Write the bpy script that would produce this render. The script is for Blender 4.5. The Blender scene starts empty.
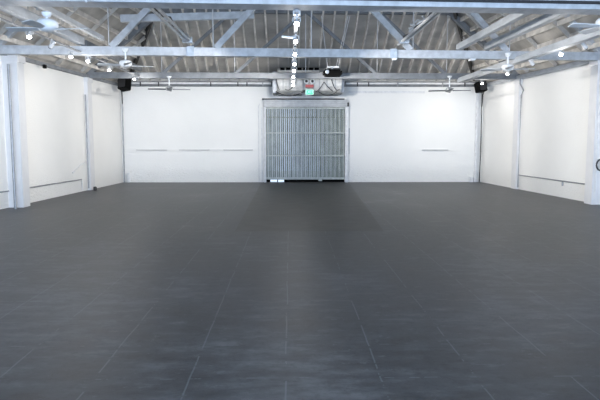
import bpy, bmesh, math, random
from mathutils import Vector, Matrix
random.seed(4)
S = 1.55                      # camera height in metres; lengths below are in camera heights
sc = bpy.context.scene
C = sc.collection

# ------------------------------------------------------------------ materials
def new_mat(name):
    m = bpy.data.materials.new(name); m.use_nodes = True
    nt = m.node_tree; b = nt.nodes['Principled BSDF']
    return m, nt, b
def coords(nt):
    g = nt.nodes.new('ShaderNodeNewGeometry'); return g.outputs['Position']
def noise(nt, vec, scale, detail=4, stretch=None, rough=.55):
    n = nt.nodes.new('ShaderNodeTexNoise'); n.inputs['Scale'].default_value = scale
    n.inputs['Detail'].default_value = detail; n.inputs['Roughness'].default_value = rough
    if stretch:
        mp = nt.nodes.new('ShaderNodeMapping'); mp.inputs['Scale'].default_value = stretch
        nt.links.new(vec, mp.inputs['Vector']); vec = mp.outputs['Vector']
    nt.links.new(vec, n.inputs['Vector']); return n.outputs['Fac']
def ramp(nt, fac, stops):
    r = nt.nodes.new('ShaderNodeValToRGB'); el = r.color_ramp.elements
    while len(el) < len(stops): el.new(.5)
    for e, (p, c) in zip(el, stops):
        e.position = p; e.color = (c[0], c[1], c[2], 1)
    nt.links.new(fac, r.inputs['Fac']); return r.outputs['Color']
def bump(nt, b, fac, s, d=.02):
    n = nt.nodes.new('ShaderNodeBump'); n.inputs['Strength'].default_value = s
    n.inputs['Distance'].default_value = d
    nt.links.new(fac, n.inputs['Height']); nt.links.new(n.outputs['Normal'], b.inputs['Normal'])
def mat(name, col, rough=.6, metal=0, var=.08, scale=6, bmp=.0, stretch=None):
    m, nt, b = new_mat(name)
    f = noise(nt, coords(nt), scale, 5, stretch)
    c0 = [max(0, c*(1-var*2)) for c in col]; c1 = [min(1, c*(1+var)) for c in col]
    nt.links.new(ramp(nt, f, [(.3, c0), (.65, c1)]), b.inputs['Base Color'])
    b.inputs['Roughness'].default_value = rough; b.inputs['Metallic'].default_value = metal
    if bmp: bump(nt, b, f, bmp)
    return m
def emit(name, col, s):
    m, nt, b = new_mat(name)
    b.inputs['Base Color'].default_value = (*[c*.2 for c in col], 1)
    b.inputs['Emission Color'].default_value = (*col, 1); b.inputs['Emission Strength'].default_value = s
    return m

def wall_mat():
    m, nt, b = new_mat('white_painted_wall'); v = coords(nt)
    f = noise(nt, v, .9, 6); f2 = noise(nt, v, 14, 6, (1, 1, 2.2))
    nt.links.new(ramp(nt, f, [(.3, (.785, .787, .78)), (.7, (.82, .823, .815))]), b.inputs['Base Color'])
    # rough render showing brick courses near the floor
    sx = nt.nodes.new('ShaderNodeSeparateXYZ'); nt.links.new(v, sx.inputs[0])
    mr = nt.nodes.new('ShaderNodeMapRange'); mr.inputs['From Min'].default_value = .25; mr.inputs['From Max'].default_value = .75
    mr.inputs['To Min'].default_value = 1; mr.inputs['To Max'].default_value = .12
    nt.links.new(sx.outputs['Z'], mr.inputs['Value'])
    mu = nt.nodes.new('ShaderNodeMath'); mu.operation = 'MULTIPLY'
    nt.links.new(f2, mu.inputs[0]); nt.links.new(mr.outputs[0], mu.inputs[1])
    bump(nt, b, mu.outputs[0], .8, .05)
    b.inputs['Roughness'].default_value = .7
    return m
def floor_mat():
    m, nt, b = new_mat('dark_square_tiles'); v = coords(nt)
    sx = nt.nodes.new('ShaderNodeSeparateXYZ'); nt.links.new(v, sx.inputs[0])
    def M(op, a, bb=None, c=None):
        n = nt.nodes.new('ShaderNodeMath'); n.operation = op
        for i, q in enumerate((a, bb, c)):
            if q is None: continue
            if isinstance(q, (int, float)): n.inputs[i].default_value = q
            else: nt.links.new(q, n.inputs[i])
        return n.outputs[0]
    T = .402*S
    wob = noise(nt, v, 1.5, 2)
    def seam(sock, off, w):
        a = M('DIVIDE', M('ADD', sock, off), T)
        a = M('ADD', a, M('MULTIPLY', M('SUBTRACT', wob, .5), .05))
        fr = M('FRACT', a); d = M('ABSOLUTE', M('SUBTRACT', fr, .5))
        return M('GREATER_THAN', d, .5 - w)
    brk = noise(nt, v, 2.2, 6, None, .7)
    s1 = M('MULTIPLY', seam(sx.outputs['X'], .02*S + 60*T, .009), M('GREATER_THAN', brk, .47))
    brk2 = noise(nt, v, 3.1, 6, (1, .6, 1), .7)
    s2 = M('MULTIPLY', seam(sx.outputs['Y'], .02*S, .009), M('GREATER_THAN', brk2, .54))
    s = M('MAXIMUM', s1, s2)
    big = noise(nt, v, .55, 5, (1, .8, 1)); fine = noise(nt, v, 9, 8, (1, 1, 1), .75); stk = noise(nt, v, 2.4, 6, (1, 2.6, 1), .65)
    mix = M('ADD', M('MULTIPLY', big, .5), M('MULTIPLY', stk, .5))
    base = ramp(nt, mix, [(.39, (.028, .029, .032)), (.5, (.060, .062, .067)), (.6, (.118, .120, .125))])
    spk = noise(nt, v, 22, 8, None, .8)
    sp = ramp(nt, M('ADD', M('MULTIPLY', fine, .5), M('MULTIPLY', spk, .5)), [(.38, (.6, .6, .6)), (.5, (.95, .95, .95)), (.62, (1, 1, 1))])
    mm = nt.nodes.new('ShaderNodeMix'); mm.data_type = 'RGBA'; mm.blend_type = 'MULTIPLY'; mm.inputs[0].default_value = 1
    nt.links.new(base, mm.inputs[6]); nt.links.new(sp, mm.inputs[7]); base = mm.outputs[2]
    # pale scuffs
    sc1 = noise(nt, v, 5, 9, (1, 1.6, 1), .8)
    scm = M('MULTIPLY', M('GREATER_THAN', sc1, .60), .22)
    def mixc(f, a, col):
        n = nt.nodes.new('ShaderNodeMix'); n.data_type = 'RGBA'
        if isinstance(f, float): n.inputs[0].default_value = f
        else: nt.links.new(f, n.inputs[0])
        nt.links.new(a, n.inputs[6]); n.inputs[7].default_value = (*col, 1); return n.outputs[2]
    c = mixc(scm, base, (.17, .18, .19))
    c = mixc(M('MULTIPLY', s, .28), c, (.21, .23, .25))
    nt.links.new(c, b.inputs['Base Color'])
    rr = M('ADD', M('MULTIPLY', mix, .55), .16)
    nt.links.new(rr, b.inputs['Roughness'])
    b.inputs['Specular IOR Level'].default_value = .3
    bump(nt, b, fine, .12, .01)
    return m
def text_col(): pass

M_wall = wall_mat(); M_floor = floor_mat()
M_patch = mat('smooth_dark_patch', (.060, .058, .056), .5, 0, .12, 3)
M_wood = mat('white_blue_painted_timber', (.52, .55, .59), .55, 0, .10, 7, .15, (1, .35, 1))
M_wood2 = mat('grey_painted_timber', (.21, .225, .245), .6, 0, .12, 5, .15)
M_board = mat('grey_brown_roof_boards', (.54, .515, .48), .85, 0, .14, 1.2, .1, (.8, 1.5, 1.5))
M_joist = mat('cream_grey_joists', (.74, .71, .67), .75, 0, .15, 4, .1)
M_raft = mat('brown_grey_rafters', (.52, .50, .47), .75, 0, .15, 4, .1)
M_steel = mat('brushed_grey_steel', (.50, .52, .54), .38, .8, .1, 9)
M_sheet = mat('pale_sheet_metal', (.58, .58, .57), .5, .1, .14, 6, .1)
M_white = mat('white_enamel', (.80, .83, .86), .35, 0, .04, 6)
M_black = mat('black_plastic', (.004, .004, .004), .8, 0, .1, 8)
M_black.node_tree.nodes['Principled BSDF'].inputs['Specular IOR Level'].default_value = .08
M_cable = mat('dark_cable', (.03, .03, .033), .6, 0, .1, 8)
M_pipe = mat('grey_conduit', (.30, .31, .33), .45, .4, .1, 8)
M_pipew = mat('white_painted_conduit', (.70, .71, .73), .5, 0, .06, 8)
M_gate = mat('galvanised_gate_bars', (.46, .49, .47), .55, .1, .1, 8)
M_door = mat('grey_green_roller_door', (.235, .265, .24), .6, .0, .14, 5, .1, (2, 1, .6))
M_hip = mat('hip_timber_shadow_dark', (.07, .065, .06), .8)  # near-black colour draws the shadowed gap along the hip
M_sill = mat('pale_grey_sill_edge', (.5, .5, .5), .7)
M_pil = mat('shaded_white_plaster', (.70, .71, .735), .65, 0, .02, 5, .1)  # wall white, with the pilasters' bluish shade put into the colour
M_lamp = mat('white_lamp_metal', (.6, .61, .63), .4)
M_head = mat('grey_shutter_box', (.42, .43, .44), .5, .1, .1, 5)
M_blade = mat('grey_fan_blade', (.58, .60, .62), .5, 0, .08, 5)
M_dblade = mat('dark_fan_blade', (.16, .17, .18), .5, 0, .08, 5)
M_red = mat('red_plastic', (.45, .08, .08), .5)
M_bulb = emit('lit_lamp_lens', (1, .98, .95), 30)
M_exit = emit('lit_green_sign', (.02, .50, .27), 1.0)
M_exitt = emit('lit_white_letters', (.45, .95, .75), 1.2)
M_out = mat('pale_concrete', (.75, .76, .78), .8)

# ------------------------------------------------------------------ mesh helpers
def V(x, y, z): return Vector((x, y, z))*S
class B:
    def __init__(s): s.bm = bmesh.new()
    def box(s, x0, x1, y0, y1, z0, z1):
        vs = [s.bm.verts.new(V(x, y, z)) for x in (x0, x1) for y in (y0, y1) for z in (z0, z1)]
        for f in ((0,1,3,2),(4,6,7,5),(0,4,5,1),(2,3,7,6),(0,2,6,4),(1,5,7,3)): s.bm.faces.new([vs[i] for i in f])
        return s
    def beam(s, p, q, w, h, up=(0,0,1)):
        p = V(*p); q = V(*q); d = (q-p).normalized(); u = Vector(up)
        sd = d.cross(u)
        if sd.length < 1e-4: sd = d.cross(Vector((0,1,0)))
        sd.normalize(); uu = sd.cross(d).normalized()
        vs = []
        for c in (p, q):
            for a, b in ((-1,-1),(1,-1),(1,1),(-1,1)): vs.append(s.bm.verts.new(c + sd*a*w*S/2 + uu*b*h*S/2))
        for f in ((3,2,1,0),(4,5,6,7),(0,1,5,4),(1,2,6,5),(2,3,7,6),(3,0,4,7)): s.bm.faces.new([vs[i] for i in f])
        return s
    def tube(s, pts, r, n=8, r2=None):
        pts = [V(*p) for p in pts]; rings = []
        for i, p in enumerate(pts):
            d = (pts[min(i+1, len(pts)-1)] - pts[max(i-1, 0)]).normalized()
            a = d.cross(Vector((0,0,1)))
            if a.length < 1e-3: a = Vector((1,0,0))
            a.normalize(); b = d.cross(a)
            rr = r if r2 is None else r + (r2-r)*i/(len(pts)-1)
            rings.append([s.bm.verts.new(p + (a*math.cos(2*math.pi*k/n) + b*math.sin(2*math.pi*k/n))*rr*S) for k in range(n)])
        for i in range(len(rings)-1):
            for k in range(n): s.bm.faces.new((rings[i][k], rings[i][(k+1)%n], rings[i+1][(k+1)%n], rings[i+1][k]))
        s.bm.faces.new(rings[0][::-1]); s.bm.faces.new(rings[-1])
        return s
    def lathe(s, c, prof, axis=(0,0,1), n=20):
        c = V(*c); ax = Vector(axis).normalized()
        a = ax.cross(Vector((0,1,0)))
        if a.length < 1e-3: a = ax.cross(Vector((1,0,0)))
        a.normalize(); b = ax.cross(a); rings = []
        for r, t in prof:
            rings.append([s.bm.verts.new(c + ax*t*S + (a*math.cos(2*math.pi*k/n)+b*math.sin(2*math.pi*k/n))*max(r, 1e-4)*S) for k in range(n)])
        for i in range(len(rings)-1):
            for k in range(n): s.bm.faces.new((rings[i][k], rings[i][(k+1)%n], rings[i+1][(k+1)%n], rings[i+1][k]))
        s.bm.faces.new(rings[0][::-1]); s.bm.faces.new(rings[-1])
        return s
    def poly(s, pts):
        s.bm.faces.new([s.bm.verts.new(V(*p)) for p in pts]); return s
    def rot(s, c, eul, start=0):
        from mathutils import Euler
        bmesh.ops.rotate(s.bm, verts=s.bm.verts[:], cent=V(*c), matrix=Euler(eul).to_matrix()); return s
    def done(s, name, m, parent=None, bev=0, smooth=False):
        bm = s.bm
        bmesh.ops.recalc_face_normals(bm, faces=bm.faces[:])
        if bev: bmesh.ops.bevel(bm, geom=bm.edges[:], offset=bev*S, segments=2, affect='EDGES', clamp_overlap=True)
        if smooth:
            for f in bm.faces: f.smooth = len(f.verts) == 4
        off = Vector((0,0,0)); r = parent
        while r: off += r.location; r = r.parent
        if parent is None:
            # origin at the base of the thing
            xs = [v.co for v in bm.verts]
            off = Vector((sum(v.x for v in xs)/len(xs), sum(v.y for v in xs)/len(xs), min(v.z for v in xs)))
        bmesh.ops.translate(bm, verts=bm.verts[:], vec=-off)
        me = bpy.data.meshes.new(name); bm.to_mesh(me); bm.free(); me.materials.append(m)
        o = bpy.data.objects.new(name, me); C.objects.link(o); o.parent = parent
        if parent is None: o.location = off
        return o
def tag(o, label, cat, group=None):
    o['label'] = label; o['category'] = cat
    if group: o['group'] = group
    return o
def thing(name, label, cat, loc, group=None):
    o = bpy.data.objects.new(name, None); C.objects.link(o); o.location = V(*loc); o.empty_display_size = .1
    return tag(o, label, cat, group)
def struct(o, label=None, cat=None):
    o['kind'] = 'structure'
    if label: o['label'] = label; o['category'] = cat
    return o
def dup(root, loc, label):
    r = root.copy(); C.objects.link(r); r.location = V(*loc); r['label'] = label
    for ch in list(root.children):
        c = ch.copy(); C.objects.link(c); c.parent = r
        for g in list(ch.children):
            d = g.copy(); C.objects.link(d); d.parent = c
    return r

# ------------------------------------------------------------------ the room
YB = 13.72; YF = -2.6; WT = 2.24
SB, SS = .54, .94
ZB0 = 2.44; U0 = (ZB0-WT)/SS          # roof meets the back wall higher than the side walls
def xl(y): return -3.87 - .05*(YB - y)
def xr(y): return  4.46 + .06*(YB - y)
T = .12
struct(B().poly([(xl(YF)-T, YF-T, 0), (xr(YF)+T, YF-T, 0), (xr(YB)+T, YB+T, 0), (xl(YB)-T, YB+T, 0)]).done('floor', M_floor), 'dark blue grey square tiled floor with pale scuffed seams', 'floor')
fl = bpy.data.objects['floor']
md = fl.modifiers.new('thick', 'SOLIDIFY'); md.thickness = .1; md.offset = -1

def slab(name, pa, pb, out, zt=WT, label=None):
    b = B(); a0 = Vector(pa); b0 = Vector(pb); o = Vector(out)
    vs = []
    for p in (a0, b0, b0+o, a0+o):
        vs.append((p.x, p.y, 0)); vs.append((p.x, p.y, zt))
    v = [b.bm.verts.new(V(*q)) for q in vs]
    for f in ((0,2,3,1),(2,4,5,3),(4,6,7,5),(6,0,1,7),(0,6,4,2),(1,3,5,7)): b.bm.faces.new([v[i] for i in f])
    return struct(b.done(name, M_wall), label, 'wall')
slab('wall_left', (xl(YF), YF), (xl(YB), YB), (-T, 0), WT, 'white painted left side wall with pilasters')
slab('wall_right', (xr(YF), YF), (xr(YB), YB), (T, 0), WT, 'white painted right side wall with pilasters')
DX0, DX1, DZ = -.56, 1.27, 1.78
b = B()
b.box(xl(YB)-T, DX0, YB, YB+T, 0, WT); b.box(DX1, xr(YB)+T, YB, YB+T, 0, WT); b.box(DX0, DX1, YB, YB+T, DZ, WT); b.poly([(xl(YB), YB, WT), (xr(YB), YB, WT), (xr(YB)-U0, YB, ZB0), (xl(YB)+U0, YB, ZB0)])
struct(b.done('wall_back', M_wall), 'white painted back wall behind the roller door', 'wall')
# front wall behind the camera with a wide daylight opening
FX0, FX1, FZ = -2.9, 3.6, 2.05
b = B()
b.box(xl(YF)-T, FX0, YF-T, YF, 0, WT); b.box(FX1, xr(YF)+T, YF-T, YF, 0, WT); b.box(FX0, FX1, YF-T, YF, FZ, WT)
P0 = [(0, 0), (1.5, 1.41), (0, 0)]
ap = (.35, WT+1.9)
b.poly([(xl(YF), YF, WT), (xr(YF), YF, WT), (xr(YF)-1.5, YF, WT+1.41), (ap[0], YF, ap[1]), (xl(YF)+1.5, YF, WT+1.41)])
struct(b.done('wall_front', M_wall), 'white wall behind the viewer with a wide opening', 'wall')

# ceiling: hipped end over the back wall, steep sides, shallow crown
def zb(y): return ZB0 + SB*(YB - y)
y1 = YB - (WT+1.41-ZB0)/SB; y2 = YB - (WT+1.9-ZB0)/SB
z1 = WT + 1.41; z2 = WT + 1.9
b = B()
b.poly([(xl(YB)+U0, YB, ZB0), (xr(YB)-U0, YB, ZB0), (xr(y1)-1.5, y1, z1), (xl(y1)+1.5, y1, z1)])
b.poly([(xl(y1)+1.5, y1, z1), (xr(y1)-1.5, y1, z1), (.35, y2, z2)])
b.poly([(xl(YB), YB, WT), (xl(YB)+U0, YB, ZB0), (xl(y1)+1.5, y1, z1), (xl(YF)+1.5, YF, z1), (xl(YF), YF, WT)])
b.poly([(xr(YB), YB, WT), (xr(YF), YF, WT), (xr(YF)-1.5, YF, z1), (xr(y1)-1.5, y1, z1), (xr(YB)-U0, YB, ZB0)])
b.poly([(xl(y1)+1.5, y1, z1), (.35, y2, z2), (.35, YF, z2), (xl(YF)+1.5, YF, z1)])
b.poly([(xr(y1)-1.5, y1, z1), (xr(YF)-1.5, YF, z1), (.35, YF, z2), (.35, y2, z2)])
bmesh.ops.remove_doubles(b.bm, verts=b.bm.verts[:], dist=.001)
ceil = struct(b.done('ceiling', M_board), 'grey brown boarded roof underside carried by pale rafters and purlins', 'ceiling')
md = ceil.modifiers.new('thick', 'SOLIDIFY'); md.thickness = .06; md.offset = 1
# joists on the sloping back end
x = xl(YB) + U0 + .03
while x < xr(YB) - U0:
    ye = y1
    ye = max(ye, YB - (x - xl(YB) - U0)*SS/SB*.98); ye = max(ye, YB - (xr(YB) - U0 - x)*SS/SB*.98)
    yy0 = YB - .02
    if yy0 - ye > .15:
        B().beam((x, yy0, zb(yy0)-.068), (x, ye, zb(ye)-.068), .03, .125).done('joist', M_joist, ceil)
    x += .225
# purlins along the steep sides, rafters across them
for side in (-1, 1):
    for k in range(1, 8):
        u = k*.2; z = WT + SS*u - .05
        ye = YB - max(0, u-U0)*SS/SB - .05
        xw = (lambda y: xl(y)+u+.03) if side < 0 else (lambda y: xr(y)-u-.03)
        B().beam((xw(YF+.05), YF+.05, z), (xw(ye), ye, z), .035, .07).done('purlin', M_joist, ceil)
    for k in range(14):
        y = -1.2 + k*1.04
        u1 = min(1.48, (YB - y)*SB/SS + U0)
        if u1 < .2: continue
        n = -.13
        if side < 0: p, q = (xl(y)+.1, y, WT+.02), (xl(y)+u1, y, WT+SS*u1-.12)
        else: p, q = (xr(y)-.1, y, WT+.02), (xr(y)-u1, y, WT+SS*u1-.12)
        B().beam(p, q, .035, .06).done('rafter', M_raft, ceil)
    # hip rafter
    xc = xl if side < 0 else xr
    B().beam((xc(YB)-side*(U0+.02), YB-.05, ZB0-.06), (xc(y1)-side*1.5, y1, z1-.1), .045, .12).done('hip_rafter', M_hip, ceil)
for k in range(12):
    y = -1.8 + k*1.04
    if y > y2: break
    for xc_, sgn in ((xl(y)+1.5, -1), (xr(y)-1.5, 1)):
        B().beam((xc_, y, z1-.06), (.35, y, z2-.06), .035, .09).done('crown_rafter', M_joist, ceil)

# top plates on the walls
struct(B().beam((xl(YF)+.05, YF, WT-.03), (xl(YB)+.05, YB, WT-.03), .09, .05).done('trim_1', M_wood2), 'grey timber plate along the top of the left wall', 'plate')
struct(B().beam((xr(YF)-.05, YF, WT-.03), (xr(YB)-.05, YB, WT-.03),   .09, .07).done('trim_2', M_wood), 'pale timber plate along the top of the right wall', 'plate')
struct(B().box(xl(YB)+.02, xr(YB)-.02, YB-.08, YB-.001, WT-.05, WT+.06).done('trim_3', M_wood2), 'grey timber plate along the top of the back wall', 'plate')

# pilasters
def pil(n, side, y, w, d, label, dx=0):
    xw = xl(y) if side < 0 else xr(y)
    b = B()
    if side < 0: b.box(xw-.02, xw+d, y-w/2, y+w/2, 0, 2.16); b.box(xw-.01, xw+d+.02, y-w/2-.02, y+w/2+.02, 2.10, 2.2)
    else: b.box(xw-d, xw+.02, y-w/2, y+w/2, 0, 2.16); b.box(xw-d-.02, xw+.01, y-w/2-.02, y+w/2+.02, 2.10, 2.2)
    return struct(b.done(n, M_pil), label, 'pilaster')
pil('trim_4', -1, 8.78, .22, .21, 'white pilaster on the left wall, second truss bearing')
pil('trim_5', -1, 11.75, .24, .06, 'white pilaster on the left wall nearest the back corner')
pil('trim_6', 1, 9.02, .22, .13, 'white pilaster at the right edge under the second truss')
pil('trim_7', 1, 11.85, .24, .05, 'white pilaster on the right wall nearest the back corner')
pil('trim_8', -1, 5.4, .22, .15, 'white pilaster on the left wall beside the viewer')
pil('trim_9', 1, 5.75, .22, .15, 'white pilaster on the right wall beside the viewer')
pil('trim_10', -1, 8.15, .12, .07, 'narrow white strip on the left wall before the pilaster')

# thin sills of the filled-in panels on the back wall
for i, (a, c, lab) in enumerate(((138, 168, 'leftmost faint sill line on the white back wall'), (180, 210, 'middle faint sill line left of the roller door'),
                                 (224, 253, 'faint sill line nearest the roller door on its left'), (422, 448, 'only faint sill line right of the roller door'))):
    k = 13.72/590
    x0, x1 = (a-290)*k, (c-290)*k
    B_ = B().box(x0, x1, YB-.04, YB, .740, .757)
    struct(B_.done('trim_%d' % (11+i), M_sill), lab, 'sill')

# smooth darker patch of floor in front of the door
struct(B().poly([(-.60, 6.35, .0015), (1.02, 6.35, .0015), (1.36, YB, .0015), (-.66, YB, .0015)]).done('trim_15', M_patch), 'smooth darker floor patch running out from the roller door', 'slab')

# ------------------------------------------------------------------ roller door and gate
ds = B()
n = 38
for i in range(n):
    x0 = DX0 + (DX1-DX0)*i/n; x1 = DX0 + (DX1-DX0)*(i+1)/n
    ds.box(x0, x1-.004, YB+.05+(.002 if i % 2 else 0), YB+.09, .055, DZ)
for z in (.62, 1.14, 1.5): ds.box(DX0, DX1, YB+.04, YB+.06, z-.012, z+.012)
door = struct(ds.done('door_1', M_door), 'grey green ribbed roller door behind the barred gate', 'door')
B().box(DX0, -.46, YB+.03, YB+.10, .003, .055).box(-.14, DX1, YB+.03, YB+.10, .003, .055).box(-.30, -.28, YB+.03, YB+.10, .003, .055).done('bottom_seal', M_black, door)
g = thing('security_gate', 'barred grey metal gate with three cross rails in front of roller door', 'gate', (.35, YB-.04, 0))
for k in range(19):
    x = -.50 + k*.0965
    B().beam((x, YB-.05, .09), (x, YB-.05, 1.70), .013, .02, (0,1,0)).done('bar', M_gate, g)
for z, h in ((.095, .045), (.617, .024), (1.14, .024), (1.70, .035)):
    B().beam((DX0-.02, YB-.075, z), (1.30, YB-.075, z), .03, h).done('rail', M_gate, g)
B().box(-.60, -.55, YB-.10, YB-.02, 0, 1.78).box(-.66, -.635, YB-.05, YB-.004, 0, 1.72).done('post', M_pipew, g, .004)
B().box(1.27, 1.35, YB-.10, YB-.02, 0, 1.74).done('post', M_pipew, g, .004)
B().box(1.36, 1.375, YB-.04, YB-.004, .65, 1.25).done('guide_strip', M_pipe, g)
hb = B().box(-.60, 1.31, YB-.16, YB-.004, 1.725, 1.89).done('shutter_box', M_head, g, .006)
for z in (1.765, 1.81, 1.85): B().box(-.59, 1.30, YB-.168, YB-.16, z-.004, z+.004).done('seam', M_pipe, hb)
B().box(-.63, 1.24, YB-.20, YB-.004, 1.893, 1.915).done('drip_edge', M_cable, g)
B().box(1.29, 1.345, YB-.14, YB-.05, 1.74, 1.83).done('motor_box', M_black, g, .005)
B().box(.66, .74, YB-.10, YB-.06, .03, .075).done('latch', M_gate, g)
# ground outside
struct(B().box(-4, 4, YB+T, YB+5, -.06, -.002).done('floor_outside', M_out), 'pale pavement outside beyond the roller door', 'pavement')

# ------------------------------------------------------------------ roof trusses
def truss(idx, ya, yb, zbot, ch, tk, nodes, label, m1, m2, top=1.45, rise=.12):
    """ya, yb: depth at left and right wall"""
    def Y(x): return ya + (yb-ya)*(x+4.1)/8.8
    xa, xb = xl(ya)+.02, xr(yb)-.02
    t = thing('roof_truss', label, 'truss', (.35, Y(.35), zbot), 'white painted timber roof trusses')
    B().beam((xa, Y(xa), zbot+ch/2), (xb, Y(xb), zbot+ch/2), tk, ch).done('bottom_chord', m1, t)
    zt = zbot + ch + top
    nl, nr = nodes[0], nodes[-1]
    B().beam((xa+.05, Y(xa), zbot+ch), (nl, Y(nl), zt), tk*.8, .10).done('end_post', m2, t)
    B().beam((xb-.05, Y(xb), zbot+ch), (nr, Y(nr), zt), tk*.8, .10).done('end_post', m2, t)
    B().beam((nl-.05, Y(nl), zt), (.33, Y(.33), zt+rise), tk*.8, .11).done('top_chord', m2, t)
    B().beam((nr+.05, Y(nr), zt), (.33, Y(.33), zt+rise), tk*.8, .11).done('top_chord', m2, t)
    mid = nodes[len(nodes)//2]
    for i, x in enumerate(nodes):
        B().tube([(x, Y(x)-tk*.0, zbot+.02), (x, Y(x), zt)], .0085, 6).done('tie_rod', M_pipew, t)
        if x < mid: nx = nodes[i+1]
        elif x > mid: nx = nodes[i-1]
        else: continue
        d = .0 if abs(nx-mid) > .01 else 0
        B().beam((x+(.04 if x < mid else -.04), Y(x)-tk*.15, zbot+ch), (nx, Y(nx)-tk*.15, zt), .05, (.085 if tk != .14 else .06)).done('diagonal', m2, t)
    return t, Y
tA, YA = truss(1, 5.33, 5.78, 2.195, .125, .24, [-2.5, -1.1, .31, 1.75, 3.2], 'timber roof truss nearest the viewer, crossing the top edge of the picture', M_wood, M_wood)
tB, YB2 = truss(2, 8.42, 8.95, 2.172, .115, .12, [-2.54, -1.09, .31, 1.80, 3.25], 'pale blue timber roof truss in the middle of the three', M_wood, M_wood)
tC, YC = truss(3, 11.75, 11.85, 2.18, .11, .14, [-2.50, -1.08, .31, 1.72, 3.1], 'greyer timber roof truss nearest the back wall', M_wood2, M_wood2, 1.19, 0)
B().tube([(-1.85, YA(-1.85)-.14, 2.195+.055), (xr(5.78)-.1, YA(xr(5.78))-.14, 2.195+.055)], .014, 8).done('conduit', M_cable, tA)  # dark tube added to draw the shadow gap along the chord face
for x in (-1.4, 1.5):
    B().box(x-.05, x+.05, YB2(x)-.075, YB2(x)-.06, 2.165, 2.30).done('splice_plate', M_steel, tB)
B().box(1.50, 1.55, YB2(1.5)-.07, YB2(1.5)+.05, 2.145, 2.172).done('bracket', M_white, tB)
B().box(2.65, 2.72, YB2(2.7)-.07, YB2(2.7)+.05, 2.15, 2.172).done('bracket', M_white, tB)
# cross beam behind the middle truss
b = B().beam((-2.42, 8.72, 2.715), (-.52, 8.86, 2.80), .08, .10)
tag(b.done('cross_beam', M_wood), 'short pale timber beam tied level across the middle truss left of centre', 'beam')

# beams running front to back on the tie level
def longbeam(x, y0, y1_, z, w, h, label, m=M_wood):
    t = B().beam((x, y0, z), (x, y1_, z), w, h).done('lengthwise_beam', m)
    return tag(t, label, 'beam', 'beams running from truss to truss')
longbeam(-2.92, 5.4, 8.5, 2.36, .09, .10, 'white beam between the first two trusses above the left row of spotlights')
longbeam(-2.62, 5.4, 8.5, 2.40, .05, .06, 'thin white beam beside the thicker left one, nearer the middle')
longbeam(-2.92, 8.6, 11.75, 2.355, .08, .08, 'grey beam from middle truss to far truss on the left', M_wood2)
longbeam(2.50, 5.6, 8.9, 2.35, .07, .085, 'innermost of three beams on the right, ends at the middle truss')
longbeam(2.92, 5.6, 8.9, 2.36, .075, .09, 'middle one of the three beams on the right')
longbeam(3.36, 5.6, 11.8, 2.155, .09, .085, 'lowest outer beam on the right carrying spotlights, reaching the far truss')

# pipe bundles running between the first two trusses
def bundle(x, name, label, wrap):
    t = thing(name, label, 'pipe', (x, 7, 2.36))
    B().tube([(x-.03, 5.4, 2.36), (x-.03, 8.7, 2.36)], .018, 8).done('pipe', M_pipew if wrap else M_steel, t)
    B().tube([(x+.03, 5.4, 2.375), (x+.03, 8.7, 2.365)], .018, 8).done('pipe', M_steel, t)
    pts = [(x+.0+.03*math.sin(i*1.7), 5.5+i*.2, 2.40+.015*math.cos(i*2.3)) for i in range(16)]
    B().tube(pts, .011, 6).done('cable', M_cable, t)
    if wrap: cp = [(x+.05*math.sin(i*1.9), 7.3+i*.05, 2.44+.04*math.cos(i*1.3)) for i in range(16)]
    else: cp = [(x+.05*math.sin(i*1.9), 8.28, 2.36+.05*math.cos(i*1.9)+i*.003) for i in range(12)]
    B().tube(cp, .012, 6).done('cable_coil', M_pipew if wrap else M_steel, t)
    for y in (5.62, 8.42): B().box(x-.07, x+.07, y-.03, y+.03, 2.33, 2.41).done('clamp', M_steel, t, .004)
bundle(-1.42, 'conduit_bundle', 'pair of steel pipes between two trusses, left of the central lights', False)
bundle(1.60, 'conduit_bundle', 'cable wrapped pipes between two trusses, right of the central lights', True)
# ------------------------------------------------------------------ track and spotlights
tr = thing('lighting_track', 'slim light track hung front to back along the middle of the room', 'track', (.06, 9, 2.17))
B().box(.045, .085, 5.6, 12.3, 2.165, 2.19).done('rail', M_pipe, tr)
for y in (5.7, 8.65, 11.7): B().box(.03, .10, y-.02, y+.02, 2.16, 2.2).done('clip', M_white, tr)
tl = thing('lighting_track', 'white light track hung under the left lengthwise beam', 'track', (-2.92, 8, 2.27))
B().box(-2.94, -2.90, 5.6, 11.7, 2.20, 2.215).done('rail', M_pipe, tl)
def spot_parts(root, loc, aim, lit, r=.026, ln=.085, stem=.05):
    x, y, z = loc; a = Vector(aim).normalized()
    c = Vector((x, y, z))
    B().tube([(x, y, z+stem+.02), (x, y, z+.01)], .008, 6).done('stem', M_lamp, root)
    sd = a.cross(Vector((0,0,1))).normalized()
    e1 = c + sd*(r+.008); e2 = c - sd*(r+.008); tp = c + Vector((0,0,r+.02))
    B().tube([tuple(e1), tuple(e1+Vector((0,0,r+.015))), tuple(tp), tuple(e2+Vector((0,0,r+.015))), tuple(e2)], .006, 6).done('yoke', M_lamp, root)
    s0 = c - a*ln*.5
    h = B().lathe(tuple(s0), [(.012, -.012), (r*.75, 0), (r*.82, ln*.3), (r, ln*.75), (r*1.02, ln), (r*.9, ln)], tuple(a), 16).done('lamp_head', M_lamp, root, 0, True)
    B().lathe(tuple(s0 + a*(ln-.001)), [(r*.88, 0), (r*.7, .008), (r*.3, .013)], tuple(a), 16).done('lens', M_bulb if lit else M_black, h, 0, True)
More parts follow.
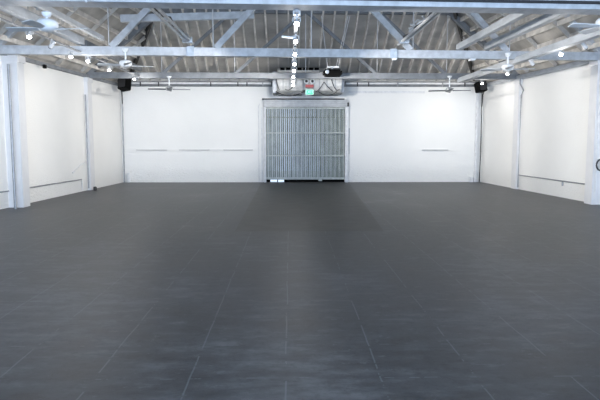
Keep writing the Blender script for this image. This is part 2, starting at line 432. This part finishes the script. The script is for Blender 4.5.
def lamp(loc, target, power, size=80, blend=.9, col=(1, .955, .89), rad=.05):
    l = bpy.data.lights.new('spot_beam', 'SPOT'); l.energy = power; l.spot_size = math.radians(size); l.spot_blend = blend
    l.color = col; l.shadow_soft_size = rad
    o = bpy.data.objects.new('spot_beam', l); C.objects.link(o)
    o.location = V(*loc); d = V(*target) - V(*loc)
    o.rotation_euler = d.to_track_quat('-Z', 'Y').to_euler(); return o
def spotlight(loc, target, label, group, power=0, lit=True, size=80, look=None):
    aim = (Vector(target)-Vector(loc)).normalized()
    la = Vector(look).normalized() if look else aim
    t = thing('spotlight', label, 'spotlight', (loc[0], loc[1], loc[2]), group)
    spot_parts(t, loc, la, lit)
    if power:
        p = Vector(loc) + aim*.13
        lamp(tuple(p), target, power, size)
    return t
FILL = 9; WASH = 250
# central row, seen head-on: each tips towards the viewer's side of the room or the walls
cy = [5.72, 6.72, 7.7, 8.72, 9.55, 10.5, 11.35, 12.15]
names = ['nearest of the central row, highest in the picture', 'second from the top in the central row, with side arm', 'third from the top in the central row, against the middle truss',
         'fourth in the central row, just under the middle truss', 'fifth in the central row, halfway between middle and far truss', 'sixth in the central row, just above the far truss',
         'seventh in the central row, against the far truss', 'farthest of the central row, in front of the sheet metal unit']
look = [(0, -.75, -.6)]*8
tg = [(-4.4, 5.5, 1), (5, 6.2, 1), (-4.2, 9.8, 1.1), (4.9, 10.2, 1.1), (-2.2, 13.7, 1.1), (3.0, 13.7, 1.1), (-1.1, 13.7, 1.4), (2.0, 13.7, 1.3)]
for i, y in enumerate(cy):
    t = spotlight((.065, y, 2.10), tg[i], 'lit white spotlight, ' + names[i], 'spotlights on the central track', 0, True, 85, look[i])
    if i == 1: B().tube([(.065, y, 2.12), (-.09, y, 2.135)], .013, 8).done('side_arm', M_white, t)
# left row
lrow = [((-2.87, 5.97, 2.14), (-4.3, 7.4, 1.2), 'unlit white spotlight at far left, nearest of the left row', False),
        ((-2.80, 6.55, 2.12), (-4.2, 7.6, 1.2), 'brightly lit spotlight left of the big white fan housing', True),
        ((-2.84, 7.25, 2.12), (-4.2, 8.3, 1.2), 'unlit white spotlight right below the big fan housing', False),
        ((-2.87, 7.95, 2.10), (-4.2, 10.1, 1.2), 'lit spotlight just below the middle truss, left one of a close pair', True),
        ((-2.85, 8.55, 2.12), (-4.1, 10.6, 1.2), 'lit spotlight below the middle truss, right one of a close pair', True),
        ((-2.93, 9.80, 2.14), (-3.9, 12.7, 1.3), 'small lit spotlight between middle and far truss on the left', True),
        ((-2.93, 11.35, 2.15), (-3.2, 13.7, 1.3), 'tiny lit spotlight by the left corner loudspeaker', True)]
for loc, tgt, lab, lit in lrow:
    spotlight(loc, tgt, lab, 'spotlights on the left track', 0, lit, 85, (.1, -.6, -.7) if lit else (-.6, .1, -.6))
rrow = [((3.52, 7.15, 2.11), (5.0, 7.8, 1.2), 'unlit white spotlight hanging highest on the right beam', False),
        ((3.42, 7.55, 2.09), (4.9, 8.2, 1.2), 'dim lit spotlight right below the lowest right beam', True),
        ((3.38, 8.35, 2.06), (4.9, 9.9, 1.2), 'unlit small spotlight left of the lit one under the right beam', False),
        ((3.68, 10.1, 2.12), (4.7, 12.3, 1.2), 'small warm lit spotlight beside the far right fan', True),
        ((3.98, 12.35, 2.17), (3.4, 13.7, 1.3), 'lit spotlight right above the right corner loudspeaker', True)]
for loc, tgt, lab, lit in rrow:
    spotlight(loc, tgt, lab, 'spotlights on the right side', 0, lit, 85, (-.1, -.6, -.7) if lit else (.6, .1, -.6))

for loc, tgt, lab, lit in lrow + rrow + [((.065, y, 2.10), 0, 0, 1) for y in cy[1::3]]:  # added fill points below lit heads, brightening roof and truss undersides
    if not lit: continue
    l = bpy.data.lights.new('fill_light', 'POINT'); l.energy = FILL; l.shadow_soft_size = .12; l.color = (1, .97, .93)
    o = bpy.data.objects.new('fill_light', l); C.objects.link(o); o.location = V(loc[0], loc[1]-.05, loc[2]-.22)
# the beams of those spotlights (lamps sit just in front of each lit head)
def wallwash(x, y, z, tx, ty, tz, p, size=95):
    lamp((x, y, z), (tx, ty, tz), p*(1.4 if abs(ty-13.7) > .5 else 2.5), size, 1.0)
wallwash(.07, 9.50, 2.02, -2.25, 13.72, 1.45, 190, 62)
wallwash(.07, 10.45, 2.02, -1.1, 13.72, 1.55, 60, 60)
wallwash(.07, 10.45, 2.0, 2.1, 13.72, 1.45, 110, 62)
wallwash(.07, 9.50, 2.0, 3.6, 13.72, 1.35, 105, 66)
for y, tl_, tr_ in ((5.67, 6.6, 6.6), (6.67, 8.0, 8.0), (7.65, 9.9, 10.1), (8.67, 10.6, 10.6), (10.45, 12.7, 12.8)):
    wallwash(.03, y, 2.0, xl(tl_), tl_, 1.15, WASH, 58)
    wallwash(.10, y, 2.0, xr(tr_), tr_, 1.15, WASH*1.2, 58)
wallwash(3.7, 12.2, 2.05, 3.2, 13.7, 1.2, 20, 110)
wallwash(-2.8, 11.2, 2.05, -3.1, 13.7, 1.2, 20, 110)

# ------------------------------------------------------------------ ceiling fans
def fan(loc, R, hub_r, n, a0, label, bladem, hubm, drop=.13, hub_h=.08):
    x, y, z = loc
    t = thing('ceiling_fan', label, 'ceiling fan', (x, y, z), 'ceiling fans hung below the trusses')
    B().tube([(x, y, z+.02), (x, y, z+drop)], .012, 8).done('downrod', M_white, t)
    B().lathe((x, y, z+drop-.02), [(.03, 0), (.045, .03), (.045, .04)], (0,0,1), 16).done('canopy', M_white, t, 0, True)
    B().lathe((x, y, z-hub_h/2), [(hub_r*.45, -.015), (hub_r*.8, 0), (hub_r, hub_h*.35), (hub_r, hub_h*.75), (hub_r*.8, hub_h), (hub_r*.3, hub_h*1.15)], (0,0,1), 24).done('motor_housing', hubm, t, 0, True)
    for k in range(n):
        a = a0 + 2*math.pi*k/n
        c, s = math.cos(a), math.sin(a); pc, ps = -s, c
        def P(r, w, dz): return (x + c*r + pc*w, y + s*r + ps*w, z - hub_h*.45 + dz)
        b = B(); prof = [(hub_r*.9, .022), (hub_r+.06, .035), (R*.6, .045), (R*.95, .05), (R, .035)]
        top, bot = [], []
        for r, w in prof:
            top.append([b.bm.verts.new(V(*P(r, -w, .006-.008))), b.bm.verts.new(V(*P(r, w, .006+.008)))])
            bot.append([b.bm.verts.new(V(*P(r, -w, -.008))), b.bm.verts.new(V(*P(r, w, .008)))])
        for i in range(len(prof)-1):
            b.bm.faces.new((top[i][0], top[i+1][0], top[i+1][1], top[i][1])); b.bm.faces.new((bot[i][0], bot[i][1], bot[i+1][1], bot[i+1][0]))
            b.bm.faces.new((top[i][0], bot[i][0], bot[i+1][0], top[i+1][0])); b.bm.faces.new((top[i][1], top[i+1][1], bot[i+1][1], bot[i][1]))
        b.bm.faces.new((top[0][0], top[0][1], bot[0][1], bot[0][0])); b.bm.faces.new((top[-1][0], bot[-1][0], bot[-1][1], top[-1][1]))
        b.done('blade', bladem, t)
    return t
fan((-2.17, 5.45, 2.015), .37, .095, 4, math.radians(-4), 'big white ceiling fan at upper left under the nearest truss', M_blade, M_white, .09, .085)
fan((-2.27, 8.35, 2.04), .37, .085, 4, math.radians(20), 'ceiling fan with pale blue housing under the middle truss at left', M_blade, M_white, .18, .07)
fan((-2.33, 11.6, 1.985), .40, .07, 4, math.radians(12), 'far left ceiling fan with dark blades against the white back wall', M_dblade, M_steel, .2, .07)
fan((2.98, 5.65, 2.09), .37, .09, 4, math.radians(8), 'white ceiling fan cut by the right edge under the nearest truss', M_white, M_white, .13, .08)
fan((3.12, 8.55, 2.02), .37, .085, 4, math.radians(-15), 'ceiling fan with pale housing under the middle truss at right', M_blade, M_white, .18, .07)
fan((3.12, 11.65, 1.965), .40, .07, 4, math.radians(-10), 'far right ceiling fan against the white back wall', M_dblade, M_steel, .24, .06)

# ------------------------------------------------------------------ sheet metal unit above the door
u = thing('air_handling_unit', 'pale sheet metal air unit above the roller door behind the far truss', 'air unit', (.43, 13.2, 1.93))
def shell(x0, x1):
    b = B(); pr = [(13.68, 1.98), (12.85, 1.98), (12.72, 2.03), (12.68, 2.12), (12.68, 2.42), (12.78, 2.50), (13.3, 2.50), (13.68, 2.30)]
    v0 = [b.bm.verts.new(V(x0, y, z)) for y, z in pr]; v1 = [b.bm.verts.new(V(x1, y, z)) for y, z in pr]
    for i in range(len(pr)):
        j = (i+1) % len(pr); b.bm.faces.new((v0[i], v0[j], v1[j], v1[i]))
    b.bm.faces.new(v0[::-1]); b.bm.faces.new(v1); return b
shell(-.27, .27).done('housing', M_sheet, u, .008)
shell(.50, 1.10).done('housing', M_sheet, u, .008)
B().box(.27, .50, 12.95, 13.68, 2.06, 2.40).done('middle_panel', M_sheet, u, .006)
B().box(-.37, -.28, 12.80, 13.6, 1.98, 2.44).done('end_cap', M_pipe, u, .01)
B().box(1.10, 1.17, 12.85, 13.6, 2.0, 2.34).done('end_cap', M_pipe, u, .01)
for x in (-.15, -.02, .14, .62, .78, .96): B().box(x, x+.012, 12.66, 12.70, 2.06, 2.44).done('seam_rib', M_pipe, u)
gr = B().box(-.24, .62, 12.50, 12.70, 2.40, 2.425).done('top_tray', M_sheet, u)
for k in range(7): B().box(-.20+k*.12, -.11+k*.12, 12.53, 12.67, 2.425, 2.485).done('vent', M_black, gr)
def loop(p, q, sag, r=.008, m=M_cable, n=10):
    pts = []
    for i in range(n+1):
        t = i/n; pts.append(tuple(p[j] + (q[j]-p[j])*t - (sag*4*t*(1-t) if j == 2 else 0) for j in range(3)))
    B().tube(pts, r, 6).done('cable', m, u)
loop((-.30, 12.64, 2.0), (.30, 12.64, 2.0), .09, .012)
loop((-.1, 12.64, 2.05), (.12, 12.64, 2.2), .08)
loop((.55, 12.64, 1.99), (.72, 12.64, 2.2), .03)
loop((.72, 12.64, 2.2), (.92, 12.64, 2.0), .02)
loop((.88, 12.64, 2.25), (1.05, 12.64, 2.05), .10)
loop((.60, 12.64, 2.0), (1.0, 12.64, 2.0), .08)
loop((-.30, 12.64, 2.35), (-.22, 12.64, 2.03), .05)
B().tube([(.40, 12.9, 2.0), (.40, 12.62, 1.96), (.05, 12.62, 1.96), (.05, 12.62, 1.90)], .01, 6).done('pipe', M_pipe, u)
# emergency lamps and the exit sign
e = thing('emergency_light', 'two round white emergency lamps above the green exit sign', 'emergency light', (.40, 12.6, 2.10))
B().box(.33, .50, 12.58, 12.66, 2.08, 2.14).done('housing', M_red, e, .005)
for x in (.35, .475):
    h = B().lathe((x, 12.66, 2.21), [(.03, 0), (.05, .03), (.052, .05), (.045, .055)], (0,-1,0), 20).done('lamp_head', M_white, e, 0, True)
    B().lathe((x, 12.60, 2.21), [(.030, 0), (.027, .012), (.01, .016)], (0,-1,0), 16).done('lens', M_cable, h, 0, True)
    B().tube([(x, 12.62, 2.17), (.415, 12.62, 2.12)], .01, 6).done('neck', M_white, e)
xs = thing('exit_sign', 'small glowing green EXIT sign above the door', 'exit sign', (.42, 12.6, 1.93))
B().box(.33, .50, 12.56, 12.60, 1.925, 2.035).done('housing', M_white, xs, .0015)
B().box(.337, .493, 12.552, 12.56, 1.932, 2.028).done('face', M_exit, xs)
cu = bpy.data.curves.new('t', 'FONT'); cu.body = 'EXIT'; cu.size = .085*S; cu.extrude = .002; cu.align_x = 'CENTER'; cu.align_y = 'CENTER'
to = bpy.data.objects.new('t', cu); C.objects.link(to)
bpy.context.view_layer.update()
me = bpy.data.meshes.new_from_object(to.evaluated_get(bpy.context.evaluated_depsgraph_get()))
bpy.data.objects.remove(to); me.name = 'letters'
me.transform(Matrix.Rotation(math.pi/2, 4, 'X')); me.transform(Matrix.Translation(V(.415, 12.549, 1.98) - xs.location))
me.materials.clear(); me.materials.append(M_exitt)
lo = bpy.data.objects.new('letters', me); C.objects.link(lo); lo.parent = xs

# ------------------------------------------------------------------ projector
p = thing('projector', 'black projector hung in front of the far truss, right of centre', 'projector', (.81, 11.45, 2.2))
bb = B().box(.635, .985, 11.25, 11.60, 2.19, 2.31); bb.done('body', M_black, p, .03)
B().lathe((.70, 11.26, 2.255), [(.038, 0), (.040, .02), (.030, .025)], (0,-1,0), 20).done('lens', M_steel, p, 0, True)
B().box(.70, .93, 11.3, 11.55, 2.34, 2.365).done('mount_plate', M_white, p, .005)
B().tube([(.81, 11.42, 2.30), (.81, 11.42, 2.345)], .03, 10).done('mount_neck', M_steel, p)
B().tube([(.72, 11.45, 2.36), (.60, 11.45, 2.3+1.02)], .008, 6).done('strut', M_pipew, p)
B().tube([(.88, 11.45, 2.36), (1.10, 11.45, 2.3+1.02)], .008, 6).done('strut', M_pipew, p)
B().tube([(.92, 11.5, 2.36), (1.14, 11.5, 2.3+1.02)], .008, 6).done('strut', M_pipew, p)

# ------------------------------------------------------------------ corner loudspeakers
def speaker(c, rz, rx, label, sx=.22, sz=.26):
    t = thing('loudspeaker', label, 'loudspeaker', c)
    x, y, z = c
    B().box(x-sx/2, x+sx/2, y-.1, y+.1, z-sz/2, z+sz/2).rot(c, (rx, rx*.4, rz)).done('cabinet', M_black, t, .012)
    B().box(x-sx*.42, x+sx*.42, y-.108, y-.1, z-sz*.43, z+sz*.43).rot(c, (rx, rx*.4, rz)).done('grille', M_cable, t)
    sgn = -1 if x < 0 else 1
    B().tube([(x, y+.08, z+.05), (x+sgn*.12, y+.22, z+.10), (x+sgn*.14, YB+.01, z+.04)], .018, 8).done('bracket', M_black, t)
    pts = [(x+sgn*.08, y, z+.1), (x+sgn*.17, y+.1, z+.08), (x+sgn*.15, y+.3, z-.15), (x+sgn*.17, y+.4, z-.4)]
    B().tube(pts, .012, 6).done('cable', M_cable, t)
speaker((-3.60, 13.1, 2.19), math.radians(-20), math.radians(-18), 'black loudspeaker tilted down in the left back corner')
speaker((4.20, 13.1, 2.14), math.radians(15), math.radians(-12), 'black loudspeaker hung in the right back corner', .20, .22)
tag(B().tube([(-3.81, 13.64, 2.2), (-3.815, 13.64, .0)], .016, 8).done('corner_pipe', M_pipe), 'thin grey pipe down the left back corner', 'pipe')
tag(B().tube([(4.40, 13.62, 2.2), (4.41, 13.62, .75), (4.40, 13.62, 0)], .014, 8).done('corner_cable', M_cable), 'dark cable running down the right back corner', 'cable')
tag(B().box(4.29, 4.34, 13.66, 13.72, 0, 2.1).done('corner_strip', M_pipew), 'white strip beside the dark cable in the right back corner', 'strip')
tag(B().box(-3.76, -3.70, 13.66, 13.72, 0, .22).done('junction_box', M_pipew, None, .006), 'small white box at the foot of left back corner', 'box')
tag(B().box(4.18, 4.27, 13.64, 13.72, 0, .12).done('junction_box', M_pipew, None, .006), 'small pale box at the foot of right back corner', 'box')

# ------------------------------------------------------------------ conduits on the walls
def wp(side, y, z, off=.02):  # a point just off a side wall
    return ((xl(y)+off) if side < 0 else (xr(y)-off), y, z)
t = thing('wall_conduit', 'thin grey conduit low on the left wall between the two pilasters', 'conduit', wp(-1, 10, .26))
B().tube([wp(-1, 9.0, .245), wp(-1, 11.0, .235), wp(-1, 11.3, .235)], .010, 8).done('pipe', M_pipe, t)
B().box(xl(9.0)+.0, xl(9.0)+.05, 8.93, 9.08, .20, .29).done('junction_box', M_pipew, t, .005)
B().tube([wp(-1, 11.3, .235), wp(-1, 11.33, .02)], .010, 8).done('pipe', M_pipew, t)
tag(B().tube([wp(-1, 7.2, .27), wp(-1, 8.65, .245)], .010, 8).done('wall_conduit', M_pipe), 'short thin conduit low on the wall left of the front pilaster', 'conduit')
tag(B().tube([wp(-1, 8.52, .0, .17), wp(-1, 8.52, 2.05, .17)], .020, 8).done('wall_conduit', M_pipe), 'vertical grey conduit beside the front left pilaster', 'conduit')
tag(B().tube([wp(-1, 11.57, .04, .04), wp(-1, 11.57, 1.85, .04)], .015, 8).done('wall_conduit', M_pipe), 'vertical grey conduit in front of the far left pilaster', 'conduit')
tag(B().tube([wp(-1, 10.9, .38), wp(-1, 11.4, .55), wp(-1, 11.55, .56)], .012, 8).done('wall_conduit', M_pipew), 'short slanted white conduit meeting the far left pilaster', 'conduit')
tag(B().lathe((xl(11.6)+.16, 11.58, 0), [(.03, 0), (.035, .02), (.03, .07), (.01, .075)], (0,0,1), 16).done('pipe_cap', M_cable, None, 0, True), 'dark pipe stub on the floor at far left pilaster', 'pipe')
t = thing('wall_conduit', 'thin grey conduit low on the right wall between the two pilasters', 'conduit', wp(1, 10, .28))
B().tube([wp(1, 11.7, .285), wp(1, 9.15, .285)], .011, 8).done('pipe', M_pipe, t)
B().tube([wp(1, 10.0, .285), wp(1, 10.0, .20)], .014, 8).done('outlet', M_pipe, t)
pts = [wp(1, 11.66, .04, .04), wp(1, 11.66, 1.85, .04), wp(1, 11.62, 1.95, .02), wp(1, 11.66, 2.08, .07), wp(1, 11.66, 2.2, .07)]
tag(B().tube(pts, .015, 8).done('wall_conduit', M_pipe), 'vertical grey conduit with a kink beside the far right pilaster', 'conduit')
tag(B().tube([wp(1, 8.87, .1, .11), wp(1, 8.87, 2.1, .11)], .01, 8).done('wall_conduit', M_pipew), 'white vertical conduit on the pilaster at the right edge', 'conduit')
xx = xr(8.8)-.08
hr = thing('cable_reel', 'dark cable coil hooked on the pilaster at the right edge', 'cable', (xx, 8.86, .5))
B().box(xx-.03, xx+.09, 8.87, 8.905, .52, .70).done('back_plate', M_sheet, hr, .006)
pts = [(xx+.03+.07*math.cos(a*.5), 8.855, .61+.085*math.sin(a*.5)) for a in range(0, 26)]
B().tube(pts, .012, 6).done('cable', M_cable, hr)
# rail of conduit and hangers high on the back wall
t = thing('wall_conduit', 'long thin conduit with hangers high along the back wall', 'conduit', (.3, 13.6, 2.1))
for z, y in ((2.205, 13.3), (2.255, 13.2)):
    for a, c in ((-3.6, -.42), (1.22, 4.3)): B().tube([(a, y, z), (c, y, z)], .010, 8).done('pipe', M_pipe, t)
for x in (-3.3, -2.9, -1.75, -1.15, -.95, -.6, 1.5, 1.75, 2.4, 3.4, 3.9):
    B().beam((x, 13.28, 2.27), (x, 13.28, 2.165), .02, .03).done('hanger', M_cable if int(x*10) % 2 else M_pipe, t)
for x0, x1 in ((-3.6, -.42), (1.25, 4.2)):
    tag(B().box(x0, x1, 13.30, 13.38, 2.21, 2.25).done('duct_strip', M_pipew), 'pale duct strip high on back wall, %s of the air unit' % ('left' if x0 < 0 else 'right'), 'duct')
tag(B().box(1.35, 3.1, YB-.03, YB-.001, 2.05, 2.10).done('wall_batten', M_pipew), 'thin white batten high on back wall right of the gate', 'batten')
# pipe beside door
tag(B().tube([(-.72, YB-.03, .0), (-.72, YB-.03, 1.75), (-.69, YB-.03, 1.8)], .010, 8).done('door_conduit', M_pipew), 'thin white conduit left of the barred gate', 'conduit')
# black sensor on the left wall plate, bracket clutter on nearest truss
tag(B().box(xl(9.75)+.1, xl(9.75)+.15, 9.7, 9.76, 2.13, 2.19).done('wall_sensor', M_black, None, .005), 'tiny black sensor at the top of the left wall', 'sensor')
t = thing('hanging_bracket', 'steel bracket with cables where pipes meet the nearest truss at left', 'bracket', (-1.9, 5.2, 2.2))
B().beam((-1.80, 5.2, 2.35), (-1.72, 5.2, 2.20), .04, .05).done('strap', M_steel, t)
B().tube([(-1.84, 5.18, 2.33), (-1.80, 5.18, 2.24), (-1.74, 5.18, 2.20), (-1.73, 5.2, 2.16)], .010, 6).done('cable', M_pipew, t)
B().box(-1.68, -1.60, 5.16, 5.20, 2.27, 2.33).done('clamp', M_black, t, .01)
t = thing('hanging_bracket', 'pale cable bracket on the nearest truss in the upper right corner', 'bracket', (3.05, 5.5, 2.2))
B().beam((2.85, 5.5, 2.24), (3.05, 5.52, 2.27), .04, .03).done('strap', M_white, t)
B().tube([(3.0, 5.5, 2.28), (3.02, 5.5, 2.2), (2.98, 5.55, 2.12), (3.0, 5.6, 2.06)], .010, 6).done('cable', M_pipe, t)

# ------------------------------------------------------------------ daylight
w = bpy.data.worlds.new('World'); sc.world = w; w.use_nodes = True
bg = w.node_tree.nodes['Background']; bg.inputs['Color'].default_value = (.62, .76, 1, 1); bg.inputs['Strength'].default_value = 1.6
l = bpy.data.lights.new('daylight_from_opening', 'AREA'); l.shape = 'RECTANGLE'; l.size = 6.3*S; l.size_y = 1.95*S; l.energy = 1150; l.color = (.58, .755, 1)
o = bpy.data.objects.new('daylight_from_opening', l); C.objects.link(o); o.location = V(.35, YF-.02, 1.05); o.rotation_euler = (math.radians(90), 0, 0)
# ------------------------------------------------------------------ camera
cam = bpy.data.cameras.new('Camera'); cam.lens = 590/600*36; cam.sensor_width = 36; cam.clip_start = .05; cam.clip_end = 200
co = bpy.data.objects.new('Camera', cam); C.objects.link(co); co.location = V(0, 0, 1)
co.rotation_euler = (math.radians(90-5.9), 0, math.radians(-.97)); sc.camera = co
sc.view_settings.view_transform = 'Standard'; sc.view_settings.look = 'None'; sc.view_settings.gamma = 1; sc.view_settings.use_curve_mapping = False
sc.view_settings.exposure = 0.65
